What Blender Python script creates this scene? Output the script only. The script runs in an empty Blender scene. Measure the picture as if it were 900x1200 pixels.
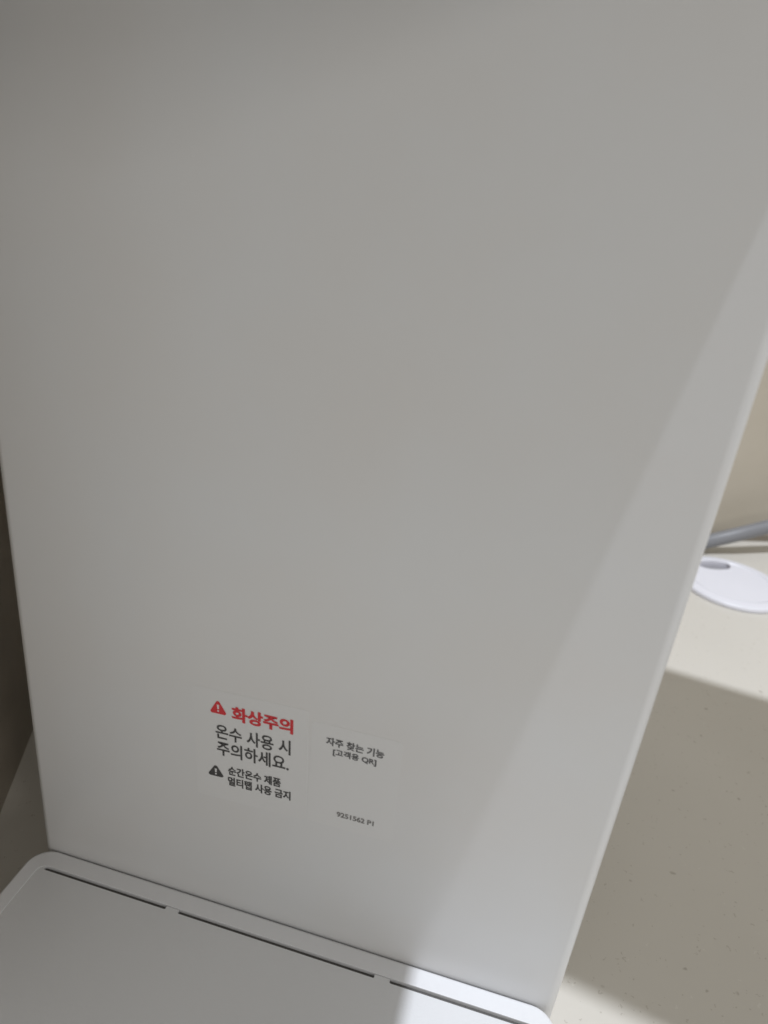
import bpy, bmesh, math
from mathutils import Vector, Matrix

scene = bpy.context.scene
COL = scene.collection

# ------------------------------------------------------------------ camera
YAW, PITCH, ROLL = -0.20363, 0.43198, 0.11679
CAM = Vector((0.13982, -0.15313, 0.22628))
cyw, syw, cp, sp = math.cos(YAW), math.sin(YAW), math.cos(PITCH), math.sin(PITCH)
fwd = Vector((syw * cp, cyw * cp, -sp))
rgt = Vector((cyw, -syw, 0))
upv = rgt.cross(fwd)
cr, sr = math.cos(ROLL), math.sin(ROLL)
r2 = rgt * cr + upv * sr
u2 = upv * cr - rgt * sr
cam_data = bpy.data.cameras.new('camera')
cam_data.sensor_fit = 'VERTICAL'
cam_data.sensor_height = 36.0
cam_data.lens = 850 / 1200 * 36.0
cam_data.clip_start = 0.01
cam_data.clip_end = 50
cam_data.dof.use_dof = True
cam_data.dof.focus_distance = 0.245
cam_data.dof.aperture_fstop = 13.0
cam = bpy.data.objects.new('camera', cam_data)
COL.objects.link(cam)
cam.matrix_world = Matrix((
    (r2.x, u2.x, -fwd.x, CAM.x),
    (r2.y, u2.y, -fwd.y, CAM.y),
    (r2.z, u2.z, -fwd.z, CAM.z),
    (0, 0, 0, 1)))
scene.camera = cam

# ------------------------------------------------------------------ light
world = bpy.data.worlds.new('World')
scene.world = world
world.use_nodes = True
bg = world.node_tree.nodes['Background']
bg.inputs['Color'].default_value = (1.0, 0.97, 0.915, 1)
bg.inputs['Strength'].default_value = 0.395


def lamp(name, kind, loc, power, color, target=None, **kw):
    d = bpy.data.lights.new(name, kind)
    d.energy = power
    d.color = color
    for k, v in kw.items():
        setattr(d, k, v)
    o = bpy.data.objects.new(name, d)
    COL.objects.link(o)
    o.location = loc
    if target is not None:
        o.rotation_euler = (Vector(target) - Vector(loc)).to_track_quat('-Z', 'Y').to_euler()
    return o


# ceiling downlight: small source, high, a little to the right and in front
LAMP = Vector((0.404, -0.085, 1.70))
lamp('ceiling_downlight', 'POINT', LAMP, 92.0, (0.87, 0.915, 1.0), shadow_soft_size=0.014)
# soft light of the room from the front right, low enough for the head to shade the top of the panel
lamp('room_light', 'AREA', (1.20, -0.97, 0.64), 2.6, (1.0, 0.975, 0.935), target=(0.10, 0.0, 0.12), size=0.22)

vs = scene.view_settings
vs.view_transform = 'Standard'
vs.look = 'None'
vs.exposure = 0
vs.gamma = 1
scene.cycles.use_denoising = True
scene.cycles.max_bounces = 8
scene.cycles.diffuse_bounces = 5


# ------------------------------------------------------------------ materials
def new_mat(name):
    m = bpy.data.materials.new(name)
    m.use_nodes = True
    nt = m.node_tree
    return m, nt, nt.nodes['Principled BSDF']


def node(nt, kind, **ins):
    n = nt.nodes.new(kind)
    for k, v in ins.items():
        n.inputs[k.replace('_', ' ')].default_value = v
    return n


def plastic(name, col, rough, var=0.02, bump_scale=0, bump=0.0, spec=0.5):
    m, nt, b = new_mat(name)
    tc = node(nt, 'ShaderNodeTexCoord')
    n = node(nt, 'ShaderNodeTexNoise', Scale=18.0, Detail=5.0)
    nt.links.new(tc.outputs['Object'], n.inputs['Vector'])
    r = nt.nodes.new('ShaderNodeValToRGB')
    r.color_ramp.elements[0].position = 0.3
    r.color_ramp.elements[1].position = 0.7
    r.color_ramp.elements[0].color = (*[c * (1 - var) for c in col], 1)
    r.color_ramp.elements[1].color = (*[min(1, c * (1 + var)) for c in col], 1)
    nt.links.new(n.outputs['Fac'], r.inputs['Fac'])
    nt.links.new(r.outputs['Color'], b.inputs['Base Color'])
    b.inputs['Roughness'].default_value = rough
    b.inputs['Specular IOR Level'].default_value = spec
    if bump:
        n2 = node(nt, 'ShaderNodeTexNoise', Scale=bump_scale, Detail=3.0)
        nt.links.new(tc.outputs['Object'], n2.inputs['Vector'])
        bp = node(nt, 'ShaderNodeBump', Strength=bump, Distance=0.0002)
        nt.links.new(n2.outputs['Fac'], bp.inputs['Height'])
        nt.links.new(bp.outputs['Normal'], b.inputs['Normal'])
    return m


M_BODY = plastic('white_gloss_plastic', (0.74, 0.745, 0.75), 0.30, 0.012, 900, 0.05)
nt = M_BODY.node_tree
for n in nt.nodes:
    if n.type == 'VALTORGB':
        n.color_ramp.elements[0].color = (0.735, 0.730, 0.725, 1)
        n.color_ramp.elements[1].color = (0.745, 0.757, 0.770, 1)
sm = node(nt, 'ShaderNodeTexNoise', Scale=14.0, Detail=3.0, Roughness=0.5, Distortion=0.0)
smr = nt.nodes.new('ShaderNodeMapRange')
smr.inputs['From Min'].default_value = 0.35
smr.inputs['From Max'].default_value = 0.75
smr.inputs['To Min'].default_value = 0.28
smr.inputs['To Max'].default_value = 0.33
tcn = [n for n in nt.nodes if n.type == 'TEX_COORD'][0]
nt.links.new(tcn.outputs['Object'], sm.inputs['Vector'])
nt.links.new(sm.outputs['Fac'], smr.inputs['Value'])
nt.links.new(smr.outputs[0], nt.nodes['Principled BSDF'].inputs['Roughness'])
M_TRAY = plastic('white_tray_plastic', (0.79, 0.795, 0.81), 0.38, 0.012, 1400, 0.12)
M_PLATE = plastic('white_matte_plastic', (0.73, 0.735, 0.745), 0.5, 0.012, 1600, 0.3)
M_FILM = plastic('sticker_film', (0.748, 0.751, 0.753), 0.30, 0.012)
M_RED = plastic('red_ink', (0.66, 0.035, 0.045), 0.45, 0.04)
M_BLACK = plastic('dark_grey_ink', (0.055, 0.054, 0.054), 0.45, 0.06)
M_GREY = plastic('grey_ink', (0.11, 0.11, 0.115), 0.45, 0.06)
M_PALE_INK = plastic('pale_grey_ink', (0.22, 0.215, 0.21), 0.45, 0.06)
M_GROM = plastic('white_grommet_plastic', (0.76, 0.76, 0.81), 0.35, 0.01)
M_HOSE = plastic('grey_hose_plastic', (0.215, 0.218, 0.23), 0.4, 0.05)
M_STRIP = plastic('brown_sealant', (0.22, 0.19, 0.15), 0.6, 0.1, 300, 0.3)
M_HOLE_SHADE = plastic('hole_shade_grey', (0.30, 0.295, 0.32), 0.6, 0.05)  # grey standing in for the shade in the grommet's hole
M_SLOT_SHADE = plastic('slot_shade_grey', (0.11, 0.105, 0.10), 0.7, 0.1)  # dark grey standing in for shade inside the tray slots
M_BOARD = plastic('pale_laminate', (0.55, 0.52, 0.46), 0.5, 0.03)


def counter_mat():
    m, nt, b = new_mat('speckled_quartz')
    tc = node(nt, 'ShaderNodeTexCoord')
    big = node(nt, 'ShaderNodeTexNoise', Scale=9.0, Detail=4.0)
    nt.links.new(tc.outputs['Object'], big.inputs['Vector'])
    r = nt.nodes.new('ShaderNodeValToRGB')
    r.color_ramp.elements[0].position = 0.3
    r.color_ramp.elements[1].position = 0.75
    r.color_ramp.elements[0].color = (0.60, 0.572, 0.515, 1)
    r.color_ramp.elements[1].color = (0.635, 0.607, 0.55, 1)
    nt.links.new(big.outputs['Fac'], r.inputs['Fac'])
    last = r.outputs['Color']
    # three sizes of mineral speck: (scale, largest radius, share of cells that carry one, colour, strength)
    for k, (sc, rad, keep, colr, amt) in enumerate((
            (170.0, 0.13, 0.22, (0.26, 0.22, 0.17, 1), 0.5),
            (460.0, 0.26, 0.35, (0.34, 0.30, 0.24, 1), 0.4),
            (380.0, 0.20, 0.12, (0.74, 0.72, 0.66, 1), 0.4))):
        mp = node(nt, 'ShaderNodeMapping', Location=(3.1 * k, 1.7 * k, 0.4 * k))
        nt.links.new(tc.outputs['Object'], mp.inputs['Vector'])
        wn = node(nt, 'ShaderNodeTexNoise', Scale=sc * 1.5, Detail=1.0)
        nt.links.new(mp.outputs['Vector'], wn.inputs['Vector'])
        mixv = nt.nodes.new('ShaderNodeMix')
        mixv.data_type = 'VECTOR'
        mixv.inputs['Factor'].default_value = 0.004
        nt.links.new(mp.outputs['Vector'], mixv.inputs[4])
        nt.links.new(wn.outputs['Color'], mixv.inputs[5])
        v = node(nt, 'ShaderNodeTexVoronoi', Scale=sc)
        nt.links.new(mixv.outputs[1], v.inputs['Vector'])
        sx = nt.nodes.new('ShaderNodeSeparateColor')
        nt.links.new(v.outputs['Color'], sx.inputs['Color'])
        lt = nt.nodes.new('ShaderNodeMath'); lt.operation = 'LESS_THAN'
        lt.inputs[1].default_value = keep
        nt.links.new(sx.outputs[0], lt.inputs[0])
        rr = nt.nodes.new('ShaderNodeMath'); rr.operation = 'MULTIPLY'
        rr.inputs[1].default_value = rad
        nt.links.new(sx.outputs[1], rr.inputs[0])
        mr = nt.nodes.new('ShaderNodeMapRange')
        mr.inputs['From Min'].default_value = 0.06
        mr.inputs['From Max'].default_value = -0.04
        sb = nt.nodes.new('ShaderNodeMath'); sb.operation = 'SUBTRACT'
        nt.links.new(v.outputs['Distance'], sb.inputs[0])
        nt.links.new(rr.outputs[0], sb.inputs[1])
        nt.links.new(sb.outputs[0], mr.inputs['Value'])
        f = nt.nodes.new('ShaderNodeMath'); f.operation = 'MULTIPLY'
        nt.links.new(mr.outputs[0], f.inputs[0])
        nt.links.new(lt.outputs[0], f.inputs[1])
        f2 = nt.nodes.new('ShaderNodeMath'); f2.operation = 'MULTIPLY'
        f2.inputs[1].default_value = amt
        nt.links.new(f.outputs[0], f2.inputs[0])
        mx = nt.nodes.new('ShaderNodeMix')
        mx.data_type = 'RGBA'
        nt.links.new(f2.outputs[0], mx.inputs['Factor'])
        nt.links.new(last, mx.inputs[6])
        mx.inputs[7].default_value = colr
        last = mx.outputs[2]
    nt.links.new(last, b.inputs['Base Color'])
    b.inputs['Roughness'].default_value = 0.45
    n2 = node(nt, 'ShaderNodeTexNoise', Scale=420.0, Detail=3.0)
    nt.links.new(tc.outputs['Object'], n2.inputs['Vector'])
    bp = node(nt, 'ShaderNodeBump', Strength=0.12, Distance=0.0003)
    nt.links.new(n2.outputs['Fac'], bp.inputs['Height'])
    nt.links.new(bp.outputs['Normal'], b.inputs['Normal'])
    return m


def wall_mat(name, a, bcol, scale, rough, bump):
    m, nt, b = new_mat(name)
    tc = node(nt, 'ShaderNodeTexCoord')
    n = node(nt, 'ShaderNodeTexNoise', Scale=scale, Detail=6.0, Roughness=0.6)
    nt.links.new(tc.outputs['Object'], n.inputs['Vector'])
    r = nt.nodes.new('ShaderNodeValToRGB')
    r.color_ramp.elements[0].position = 0.35
    r.color_ramp.elements[1].position = 0.7
    r.color_ramp.elements[0].color = (*a, 1)
    r.color_ramp.elements[1].color = (*bcol, 1)
    nt.links.new(n.outputs['Fac'], r.inputs['Fac'])
    nt.links.new(r.outputs['Color'], b.inputs['Base Color'])
    b.inputs['Roughness'].default_value = rough
    bp = node(nt, 'ShaderNodeBump', Strength=bump, Distance=0.0006)
    n2 = node(nt, 'ShaderNodeTexNoise', Scale=250.0, Detail=4.0)
    nt.links.new(tc.outputs['Object'], n2.inputs['Vector'])
    nt.links.new(n2.outputs['Fac'], bp.inputs['Height'])
    nt.links.new(bp.outputs['Normal'], b.inputs['Normal'])
    return m


M_COUNTER = counter_mat()
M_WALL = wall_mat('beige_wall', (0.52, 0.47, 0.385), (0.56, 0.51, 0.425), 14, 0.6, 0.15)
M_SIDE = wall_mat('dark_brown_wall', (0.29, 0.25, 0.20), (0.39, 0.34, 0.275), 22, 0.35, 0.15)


# ------------------------------------------------------------------ mesh helpers
def link(name, bm, mat, parent=None, smooth=True, angle=40):
    bmesh.ops.recalc_face_normals(bm, faces=bm.faces)
    me = bpy.data.meshes.new(name)
    bm.to_mesh(me)
    bm.free()
    me.materials.append(mat)
    if smooth:
        for p in me.polygons:
            p.use_smooth = True
        me.set_sharp_from_angle(angle=math.radians(angle))
    o = bpy.data.objects.new(name, me)
    COL.objects.link(o)
    if smooth:
        wn = o.modifiers.new('weighted_normal', 'WEIGHTED_NORMAL')
        wn.keep_sharp = True
        wn.weight = 100
    if parent is not None:
        o.parent = parent
    return o


def empty(name, loc, label, cat):
    o = bpy.data.objects.new(name, None)
    COL.objects.link(o)
    o.location = loc
    o['label'] = label
    o['category'] = cat
    return o


def adopt(o, parent):
    """parent o keeping its world coordinates (its mesh is in world space)"""
    o.parent = parent
    p, off = parent, Vector((0, 0, 0))
    while p is not None:
        off += p.location
        p = p.parent
    o.location = -off
    return o


def box(x0, x1, y0, y1, z0, z1, bev=0.0, seg=4):
    bm = bmesh.new()
    bmesh.ops.create_cube(bm, size=1)
    for v in bm.verts:
        v.co = Vector(((x0 + x1) / 2 + v.co.x * (x1 - x0), (y0 + y1) / 2 + v.co.y * (y1 - y0),
                       (z0 + z1) / 2 + v.co.z * (z1 - z0)))
    if bev:
        bmesh.ops.bevel(bm, geom=bm.edges[:], offset=bev, segments=seg, profile=0.5, affect='EDGES')
    return bm


def rrect(x0, x1, y0, y1, r, n=8):
    pts = []
    for cx, cy, a0 in ((x1 - r, y1 - r, 0), (x0 + r, y1 - r, 90), (x0 + r, y0 + r, 180), (x1 - r, y0 + r, 270)):
        for i in range(n + 1):
            a = math.radians(a0 + 90 * i / n)
            pts.append((cx + r * math.cos(a), cy + r * math.sin(a)))
    return pts


def loft(loops, cap_first=True, cap_last=True):
    bm = bmesh.new()
    rings = [[bm.verts.new(p) for p in lp] for lp in loops]
    n = len(rings[0])
    for a, b in zip(rings, rings[1:]):
        for i in range(n):
            bm.faces.new((a[i], a[(i + 1) % n], b[(i + 1) % n], b[i]))
    if cap_first:
        bm.faces.new(rings[0])
    if cap_last:
        bm.faces.new(rings[-1])
    return bm


def tube(pts, rad, n=20):
    loops = []
    for i, p in enumerate(pts):
        a = pts[max(i - 1, 0)]
        b = pts[min(i + 1, len(pts) - 1)]
        t = (b - a).normalized()
        s = t.cross(Vector((0, 0, 1))).normalized()
        w = s.cross(t)
        loops.append([p + s * rad * math.cos(2 * math.pi * k / n) + w * rad * math.sin(2 * math.pi * k / n)
                      for k in range(n)])
    return loft(loops)


# ------------------------------------------------------------------ the setting
ZC = -0.02                       # counter top
ROOM = math.radians(23.5)        # the room is turned a little against the appliance
XR = Vector((math.cos(ROOM), math.sin(ROOM), 0))
YR = Vector((-math.sin(ROOM), math.cos(ROOM), 0))
BACK = Vector((0.3082, 0.4502, 0))     # a point on the foot of the back wall
SIDE = Vector((-0.0445, 0.037, 0))   # a point on the foot of the dark side wall


def room_pt(u, v):
    """u along the back wall from BACK, v towards the wall (v = 0 at the wall's foot)"""
    return BACK + XR * u + YR * v


u_side = (SIDE - BACK).dot(XR)


def prism(corners, z0, z1):
    bm = bmesh.new()
    lo = [bm.verts.new((p.x, p.y, z0)) for p in corners]
    hi = [bm.verts.new((p.x, p.y, z1)) for p in corners]
    n = len(lo)
    bm.faces.new(lo)
    bm.faces.new(hi)
    for i in range(n):
        bm.faces.new((lo[i], lo[(i + 1) % n], hi[(i + 1) % n], hi[i]))
    return bm


o = link('countertop', prism([room_pt(u_side - 0.12, -0.62), room_pt(1.0, -0.62), room_pt(1.0, 0.01), room_pt(u_side - 0.02, 0.01)],
                             ZC - 0.03, ZC), M_COUNTER, smooth=False)
o['kind'] = 'structure'
o = link('wall', prism([room_pt(u_side - 0.1, 0.004), room_pt(1.0, 0.004), room_pt(1.0, 0.1), room_pt(u_side - 0.1, 0.1)],
                       ZC - 0.03, 0.75), M_WALL, smooth=False)
o['kind'] = 'structure'
strip = link('sealant_strip', prism([room_pt(u_side, 0.0), room_pt(0.99, 0.0), room_pt(0.99, 0.0045), room_pt(u_side, 0.0045)],
                                    ZC - 0.001, ZC + 0.0055), M_STRIP, parent=o, smooth=False)
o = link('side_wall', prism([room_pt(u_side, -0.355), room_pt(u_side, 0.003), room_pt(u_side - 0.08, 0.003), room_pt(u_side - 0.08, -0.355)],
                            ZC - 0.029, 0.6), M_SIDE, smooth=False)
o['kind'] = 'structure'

# ------------------------------------------------------------------ the water purifier
W = 0.18
HEAD_Z = 0.28
pur = empty('water_purifier', (W / 2, 0.12, ZC),
            'tall white plastic water purifier with plain front panel filling the photograph', 'water purifier')


def wbox(name, *a, mat=M_BODY, parent=pur, **k):
    return adopt(link(name, box(*a, **k), mat), parent)


wbox('body', 0, W, 0, 0.25, ZC + 0.0005, 0.42, bev=0.0031, seg=7)
head = wbox('dispenser_head', 0.0, W, -0.115, -0.0004, HEAD_Z, 0.419, bev=0.0026, seg=6)
# outlet under the head
loops = []
for z, r in ((HEAD_Z + 0.002, 0.016), (HEAD_Z - 0.006, 0.016), (HEAD_Z - 0.007, 0.015), (HEAD_Z - 0.007, 0.008),
             (HEAD_Z - 0.016, 0.0065), (HEAD_Z - 0.016, 0.004), (HEAD_Z - 0.008, 0.004)):
    loops.append([(W / 2 + r * math.cos(2 * math.pi * k / 32), -0.072 + r * math.sin(2 * math.pi * k / 32), z)
                  for k in range(32)])
adopt(link('outlet', loft(loops), M_TRAY), head)

# drip tray ---------------------------------------------------------------
TX0, TX1, TY0, TY1 = -0.0012, 0.1808, -0.125, -0.0005
IX0, IX1, IY0, IY1 = 0.0043, 0.1753, -0.1195, -0.0068


def rl(x0, x1, y0, y1, r, z):
    return [(x, y, z) for x, y in rrect(x0, x1, y0, y1, r)]


def rin(x0, x1, y0, y1, r, d, z):
    return rl(x0 + d, x1 - d, y0 + d, y1 - d, r - d, z)


T = (TX0, TX1, TY0, TY1, 0.0078)
I = (IX0, IX1, IY0, IY1, 0.0030)
ft = 0.0012
loops = [rin(*T, 0.0015, ZC + 0.0003), rin(*T, 0.0, ZC + 0.002)]
loops += [rin(*T, ft * (1 - math.cos(a)), -ft + ft * math.sin(a)) for a in [math.radians(d) for d in (0, 15, 30, 45, 60, 75, 90)]]
fi = 0.0002
loops += [rin(*I, -fi * (1 - math.sin(a)), -fi + fi * math.cos(a)) for a in [math.radians(d) for d in (0, 30, 60, 90)]]
loops += [rin(*I, 0.0, -0.0150), rin(*I, 0.002, -0.0170)]
tray = adopt(link('drip_tray', loft(loops, True, True), M_TRAY), pur)

# plate with three slots along its back edge
PT, PB = -0.0002, -0.0110
YS, YT = -0.0083, -0.0070
slots = [(0.0062, 0.0521), (0.0566, 0.1240), (0.1290, 0.1734)]
g = 0.00012
out = []
rr = rrect(IX0 + g, IX1 - g, IY0 + g, YT, 0.0029, 8)
# back edge runs from right to left between corner 0 (right, back) and corner 1 (left, back)
right_back = rr[0:9]
left_back = rr[9:18]
rest = rr[18:]
out += right_back[:5]
r = 0.00025
for a, b in reversed(slots):
    out += [(b, YT), (b, YS + r), (b - r, YS), (a + r, YS), (a, YS + r), (a, YT)]
out += left_back[4:] + rest
# drop points that fold back over the slots
clean = []
for p in out:
    if not clean or (abs(p[0] - clean[-1][0]) + abs(p[1] - clean[-1][1])) > 1e-5:
        clean.append(p)
bm = bmesh.new()
f = bm.faces.new([bm.verts.new((x, y, PB)) for x, y in clean])
ex = bmesh.ops.extrude_face_region(bm, geom=[f])
tv = [v for v in ex['geom'] if isinstance(v, bmesh.types.BMVert)]
for v in tv:
    v.co.z = PT
adopt(link('tray_plate', bm, M_PLATE, angle=30), tray)

adopt(link('slot_shade', box(IX0 + 0.002, IX1 - 0.002, YS + 0.00005, IY1 - 0.00005, -0.0108, -0.0014), M_SLOT_SHADE), tray)  # dark strip added to paint the shade deep in the slots

# ------------------------------------------------------------------ stickers with print
def sticker(x0, x1, z0, z1, tilt, label):
    cx, cz = (x0 + x1) / 2, (z0 + z1) / 2
    w, h = x1 - x0, z1 - z0
    bm = loft([[(x, 0.0001, z) for x, z in rrect(-w / 2, w / 2, -h / 2, h / 2, 0.0012, 5)],
               [(x, -0.000045, z) for x, z in rrect(-w / 2, w / 2, -h / 2, h / 2, 0.0012, 5)],
               [(x, -0.000055, z) for x, z in rrect(-w / 2 + 0.00006, w / 2 - 0.00006, -h / 2 + 0.00006, h / 2 - 0.00006, 0.0012, 5)]])
    o = link('warning_sticker' if 'red' in label else 'help_sticker', bm, M_FILM, angle=20)
    o.parent = pur
    o.location = Vector((cx, 0, cz)) - pur.location
    o.rotation_euler = (0, -math.radians(tilt), 0)
    o['label'] = label
    return o, cx, cz, math.radians(tilt)


def to_local(st, x, z):
    """panel millimetres -> the sticker's own (turned) coordinates"""
    _, cx, cz, t = st
    dx, dz = x / 1000 - cx, z / 1000 - cz
    return dx * math.cos(t) + dz * math.sin(t), -dx * math.sin(t) + dz * math.cos(t)


def text(st, body, x0, x1, zc, h, mat, bold, spread=0.0):
    cu = bpy.data.curves.new('lettering', 'FONT')
    cu.body = body
    cu.offset = bold
    cu.resolution_u = 4
    t = bpy.data.objects.new('lettering_source', cu)
    COL.objects.link(t)
    bpy.context.view_layer.update()
    dg = bpy.context.evaluated_depsgraph_get()
    me = bpy.data.meshes.new_from_object(t.evaluated_get(dg))
    bpy.data.objects.remove(t)
    bpy.data.curves.remove(cu)
    xs = [v.co.x for v in me.vertices]
    ys = [v.co.y for v in me.vertices]
    mx, my = (min(xs) + max(xs)) / 2, (min(ys) + max(ys)) / 2
    sx = (x1 - x0) / 1000 / (max(xs) - min(xs))
    sy = h / 1000 / (max(ys) - min(ys))
    ox, oz = to_local(st, (x0 + x1) / 2, zc)
    for v in me.vertices:
        v.co = Vector((ox + (v.co.x - mx) * sx, -0.00012, oz + (v.co.y - my) * sy))
    if spread:                      # a bold weight: the strokes printed three times, a hair apart
        bm = bmesh.new()
        bm.from_mesh(me)
        src = bm.faces[:]
        for k, (dx, dz) in enumerate(((-spread, 0.4 * spread), (spread, -0.4 * spread))):
            new = bmesh.ops.duplicate(bm, geom=src)['geom']
            for v in new:
                if isinstance(v, bmesh.types.BMVert):
                    v.co += Vector((dx / 1000, -0.00001 * (k + 1), dz / 1000))
        bm.to_mesh(me)
        bm.free()
    me.materials.clear()
    me.materials.append(mat)
    me.name = 'lettering'
    o = bpy.data.objects.new('lettering', me)
    COL.objects.link(o)
    o.parent = st[0]
    return o


def flat(st, name, pts, mat, y):
    bm = bmesh.new()
    bm.faces.new([bm.verts.new((x, y, z)) for x, z in pts])
    o = link(name, bm, mat, smooth=False)
    o.parent = st[0]
    return o


def triangle(st, cx, zb, zt, w, mat):
    r = 0.00062
    ox, oz = to_local(st, cx, (zb + zt) / 2)
    h = (zt - zb) / 1000
    w = w / 1000
    A = [(-w / 2, -h / 2), (w / 2, -h / 2), (0, h / 2)]
    # rounded outline: shrink the corners inward by r, then sweep a circle
    c = [Vector(a) for a in A]
    cen = Vector((0, -h / 6))
    ins = []
    for i in range(3):
        p, a, b = c[i], c[i - 1], c[(i + 1) % 3]
        d = ((a - p).normalized() + (b - p).normalized()).normalized()
        ang = (a - p).angle(b - p) / 2
        ins.append(p + d * (r / math.sin(ang)) * 0.72)
    pts = []
    for i in range(3):
        a, b, n = ins[i - 1], ins[i], ins[(i + 1) % 3]
        n0 = Vector(((b - a).y, -(b - a).x)).normalized()
        n1 = Vector(((n - b).y, -(n - b).x)).normalized()
        a0, a1 = math.atan2(n0.y, n0.x), math.atan2(n1.y, n1.x)
        while a1 < a0:
            a1 += 2 * math.pi
        for k in range(7):
            t = a0 + (a1 - a0) * k / 6
            pts.append((ox + b.x + r * math.cos(t), oz + b.y + r * math.sin(t)))
    tri = flat(st, 'warning_triangle', pts, mat, -0.00012)
    # exclamation mark
    zt_, zm, zd = oz + 0.16 * h, oz - 0.17 * h, oz - 0.29 * h
    a, b = 0.00036, 0.00024
    bm = bmesh.new()
    bm.faces.new([bm.verts.new((x, -0.00014, z)) for x, z in ((ox - b, zm), (ox + b, zm), (ox + a, zt_), (ox - a, zt_))])
    bm.faces.new([bm.verts.new((ox + 0.00031 * math.cos(2 * math.pi * k / 10), -0.00014, zd - 0.0001 + 0.00031 * math.sin(2 * math.pi * k / 10)))
                  for k in range(10)])
    o = link('exclamation_mark', bm, M_FILM, smooth=False)
    o.parent = st[0]


s1 = sticker(0.0588, 0.0945, 0.0475, 0.0888, 2.6,
             'clear sticker with red and black Korean hot water warning')
triangle(s1, 66.25, 80.2, 84.9, 5.2, M_RED)
text(s1, '화상주의', 70.6, 89.3, 81.95, 5.2, M_RED, 0.022, 0.13)
text(s1, '온수 사용 시', 65.6, 89.0, 74.0, 5.4, M_BLACK, 0.012, 0.05)
text(s1, '주의하세요.', 66.1, 88.8, 67.75, 5.4, M_BLACK, 0.012, 0.05)
triangle(s1, 65.8, 55.9, 60.2, 5.2, M_BLACK)
text(s1, '순간온수 제품', 69.85, 86.7, 59.85, 3.45, M_BLACK, 0.018, 0.06)
text(s1, '멀티탭 사용 금지', 69.9, 90.0, 55.7, 3.45, M_BLACK, 0.018, 0.06)
s2 = sticker(0.0952, 0.1215, 0.0490, 0.0868, 1.2,
             'clear sticker with small grey Korean print and code number')
text(s2, '자주 찾는 기능', 99.4, 116.3, 81.1, 2.9, M_GREY, 0.016, 0.05)
text(s2, '[고객용 QR]', 101.7, 114.4, 77.55, 2.7, M_GREY, 0.016, 0.05)
text(s2, '9251562 P1', 104.7, 116.0, 54.6, 1.9, M_PALE_INK, 0.016, 0.05)

# ------------------------------------------------------------------ cable grommet on the counter
GC = Vector((0.2985, 0.3670, ZC))
GR = 0.0385
gro = empty('cable_grommet', GC, 'round white plastic cable grommet with notch set in the countertop', 'cable grommet')
N = 72


def ring(r, z):
    return [(r * math.cos(2 * math.pi * k / N), r * math.sin(2 * math.pi * k / N), z) for k in range(N)]


link('rim', loft([ring(GR, 0.0004), ring(GR, 0.0022), ring(GR - 0.0006, 0.0031), ring(GR - 0.0018, 0.0036), ring(GR - 0.0078, 0.0040),
                  ring(GR - 0.0083, 0.0036), ring(GR - 0.0083, 0.0003)], False, False), M_GROM, gro)
link('hole_shade', loft([ring(GR - 0.0084, 0.0003), ring(GR - 0.0084, 0.0006)]), M_HOLE_SHADE, gro)  # grey disc painting the shade seen through the cable slot
# cap: a disc whose far edge is cut by a rounded cable slot
CR = GR - 0.0086
cut_a = math.radians(113)
half, depth = 0.0140, 0.0135
pts = []
a_half = math.asin(half / CR)
for k in range(61):
    a = cut_a + a_half + (2 * math.pi - 2 * a_half) * k / 60
    pts.append((CR * math.cos(a), CR * math.sin(a)))
ux, uy = math.cos(cut_a), math.sin(cut_a)
for k in range(13):
    t = math.pi * k / 12
    s = -half * math.cos(t) * 0.98
    d = CR * math.cos(a_half) - (depth - (CR - CR * math.cos(a_half))) * math.sin(t) ** 0.6
    pts.append((ux * d + uy * s * 1.0, uy * d - ux * s * 1.0))
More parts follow.
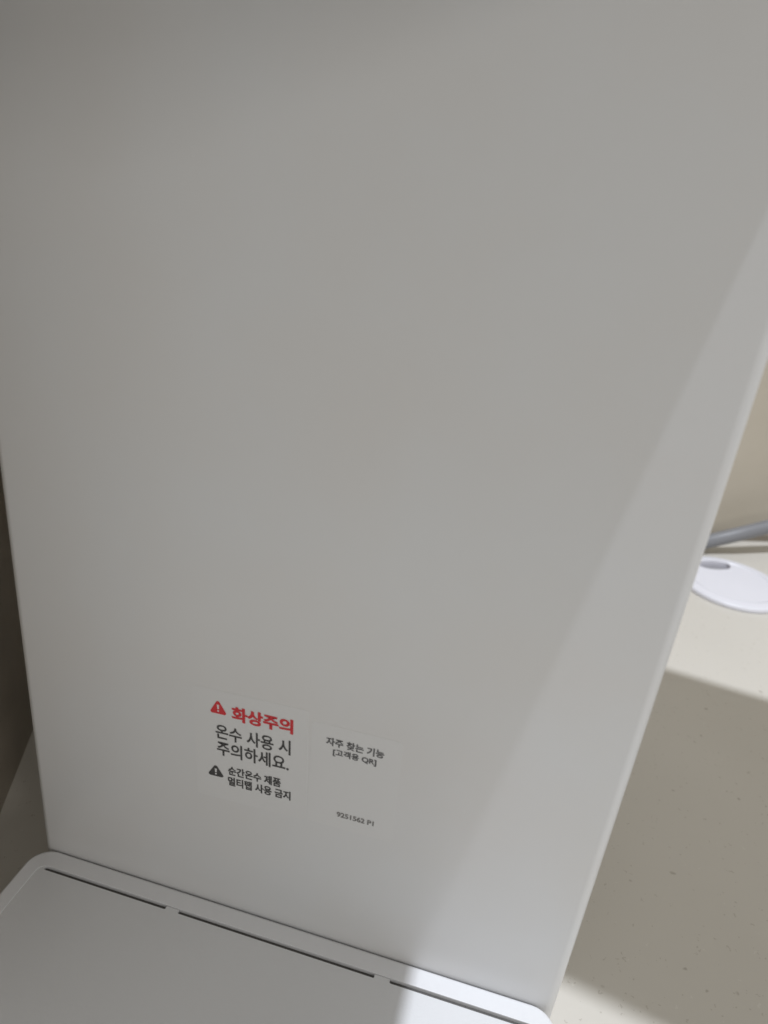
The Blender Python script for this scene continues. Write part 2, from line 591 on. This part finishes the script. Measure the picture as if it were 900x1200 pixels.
# slot walks from the right end of the cut to the left end
last = Vector(pts[60])
if (Vector(pts[61]) - last).length > (Vector(pts[-1]) - last).length:
    pts = pts[:61] + pts[61:][::-1]
cl = []
for p in pts:
    if not cl or (Vector(p) - Vector(cl[-1])).length > 2e-4:
        cl.append(p)
bm = bmesh.new()
f = bm.faces.new([bm.verts.new((x, y, 0.0014)) for x, y in cl])
ex = bmesh.ops.extrude_face_region(bm, geom=[f])
for v in ex['geom']:
    if isinstance(v, bmesh.types.BMVert):
        v.co.z = 0.0037
link('cap', bm, M_GROM, gro, angle=30)

# ------------------------------------------------------------------ grey hose along the wall
hp = [Vector((0.18, 0.371, ZC + 0.0058)), Vector((0.23, 0.393, ZC + 0.0058)), Vector((0.262, 0.4068, -0.0139)), Vector((0.278, 0.4134, -0.0121)),
      Vector((0.2925, 0.4198, -0.0084)), Vector((0.3113, 0.4268, -0.0019)),
      Vector((0.3318, 0.4362, 0.0045)), Vector((0.37, 0.453, 0.017)), Vector((0.44, 0.484, 0.040)), Vector((0.54, 0.529, 0.072))]
fine = []
for i in range(len(hp) - 1):
    p0, p1, p2, p3 = hp[max(i - 1, 0)], hp[i], hp[i + 1], hp[min(i + 2, len(hp) - 1)]
    for k in range(8):
        t = k / 8
        fine.append(0.5 * ((2 * p1) + (p2 - p0) * t + (2 * p0 - 5 * p1 + 4 * p2 - p3) * t * t + (3 * p1 - p0 - 3 * p2 + p3) * t ** 3))
fine.append(hp[-1])
o = link('water_hose', tube(fine, 0.0057), M_HOSE)
o['label'] = 'grey round hose running along the foot of the beige wall'
o['category'] = 'hose'

# ------------------------------------------------------------------ unseen board added beside the appliance to shadow the counter
SZ = 0.42
sh = empty('shadow_board', (0.66, 0.005, ZC), 'unseen pale board on a post, added to cast the broad shadow across the counter', 'shadow_caster')
K = (SZ - ZC) / (LAMP.z - ZC)


def lit_from(x, y):
    p = Vector((x, y, ZC))
    return p + (LAMP - p) * K


board = prism([lit_from(0.172, 0.0265), lit_from(0.80, -0.0870), lit_from(0.80, 0.1560), lit_from(0.172, 0.2425)], SZ, SZ + 0.012)
bmesh.ops.bevel(board, geom=board.edges[:], offset=0.002, segments=3, profile=0.5, affect='EDGES')
adopt(link('board', board, M_BOARD), sh)
adopt(link('post', box(0.645, 0.675, -0.01, 0.02, ZC + 0.01, SZ, bev=0.002), M_BOARD), sh)
adopt(link('foot', box(0.57, 0.75, -0.09, 0.10, ZC + 0.0002, ZC + 0.0102, bev=0.002), M_BOARD), sh)
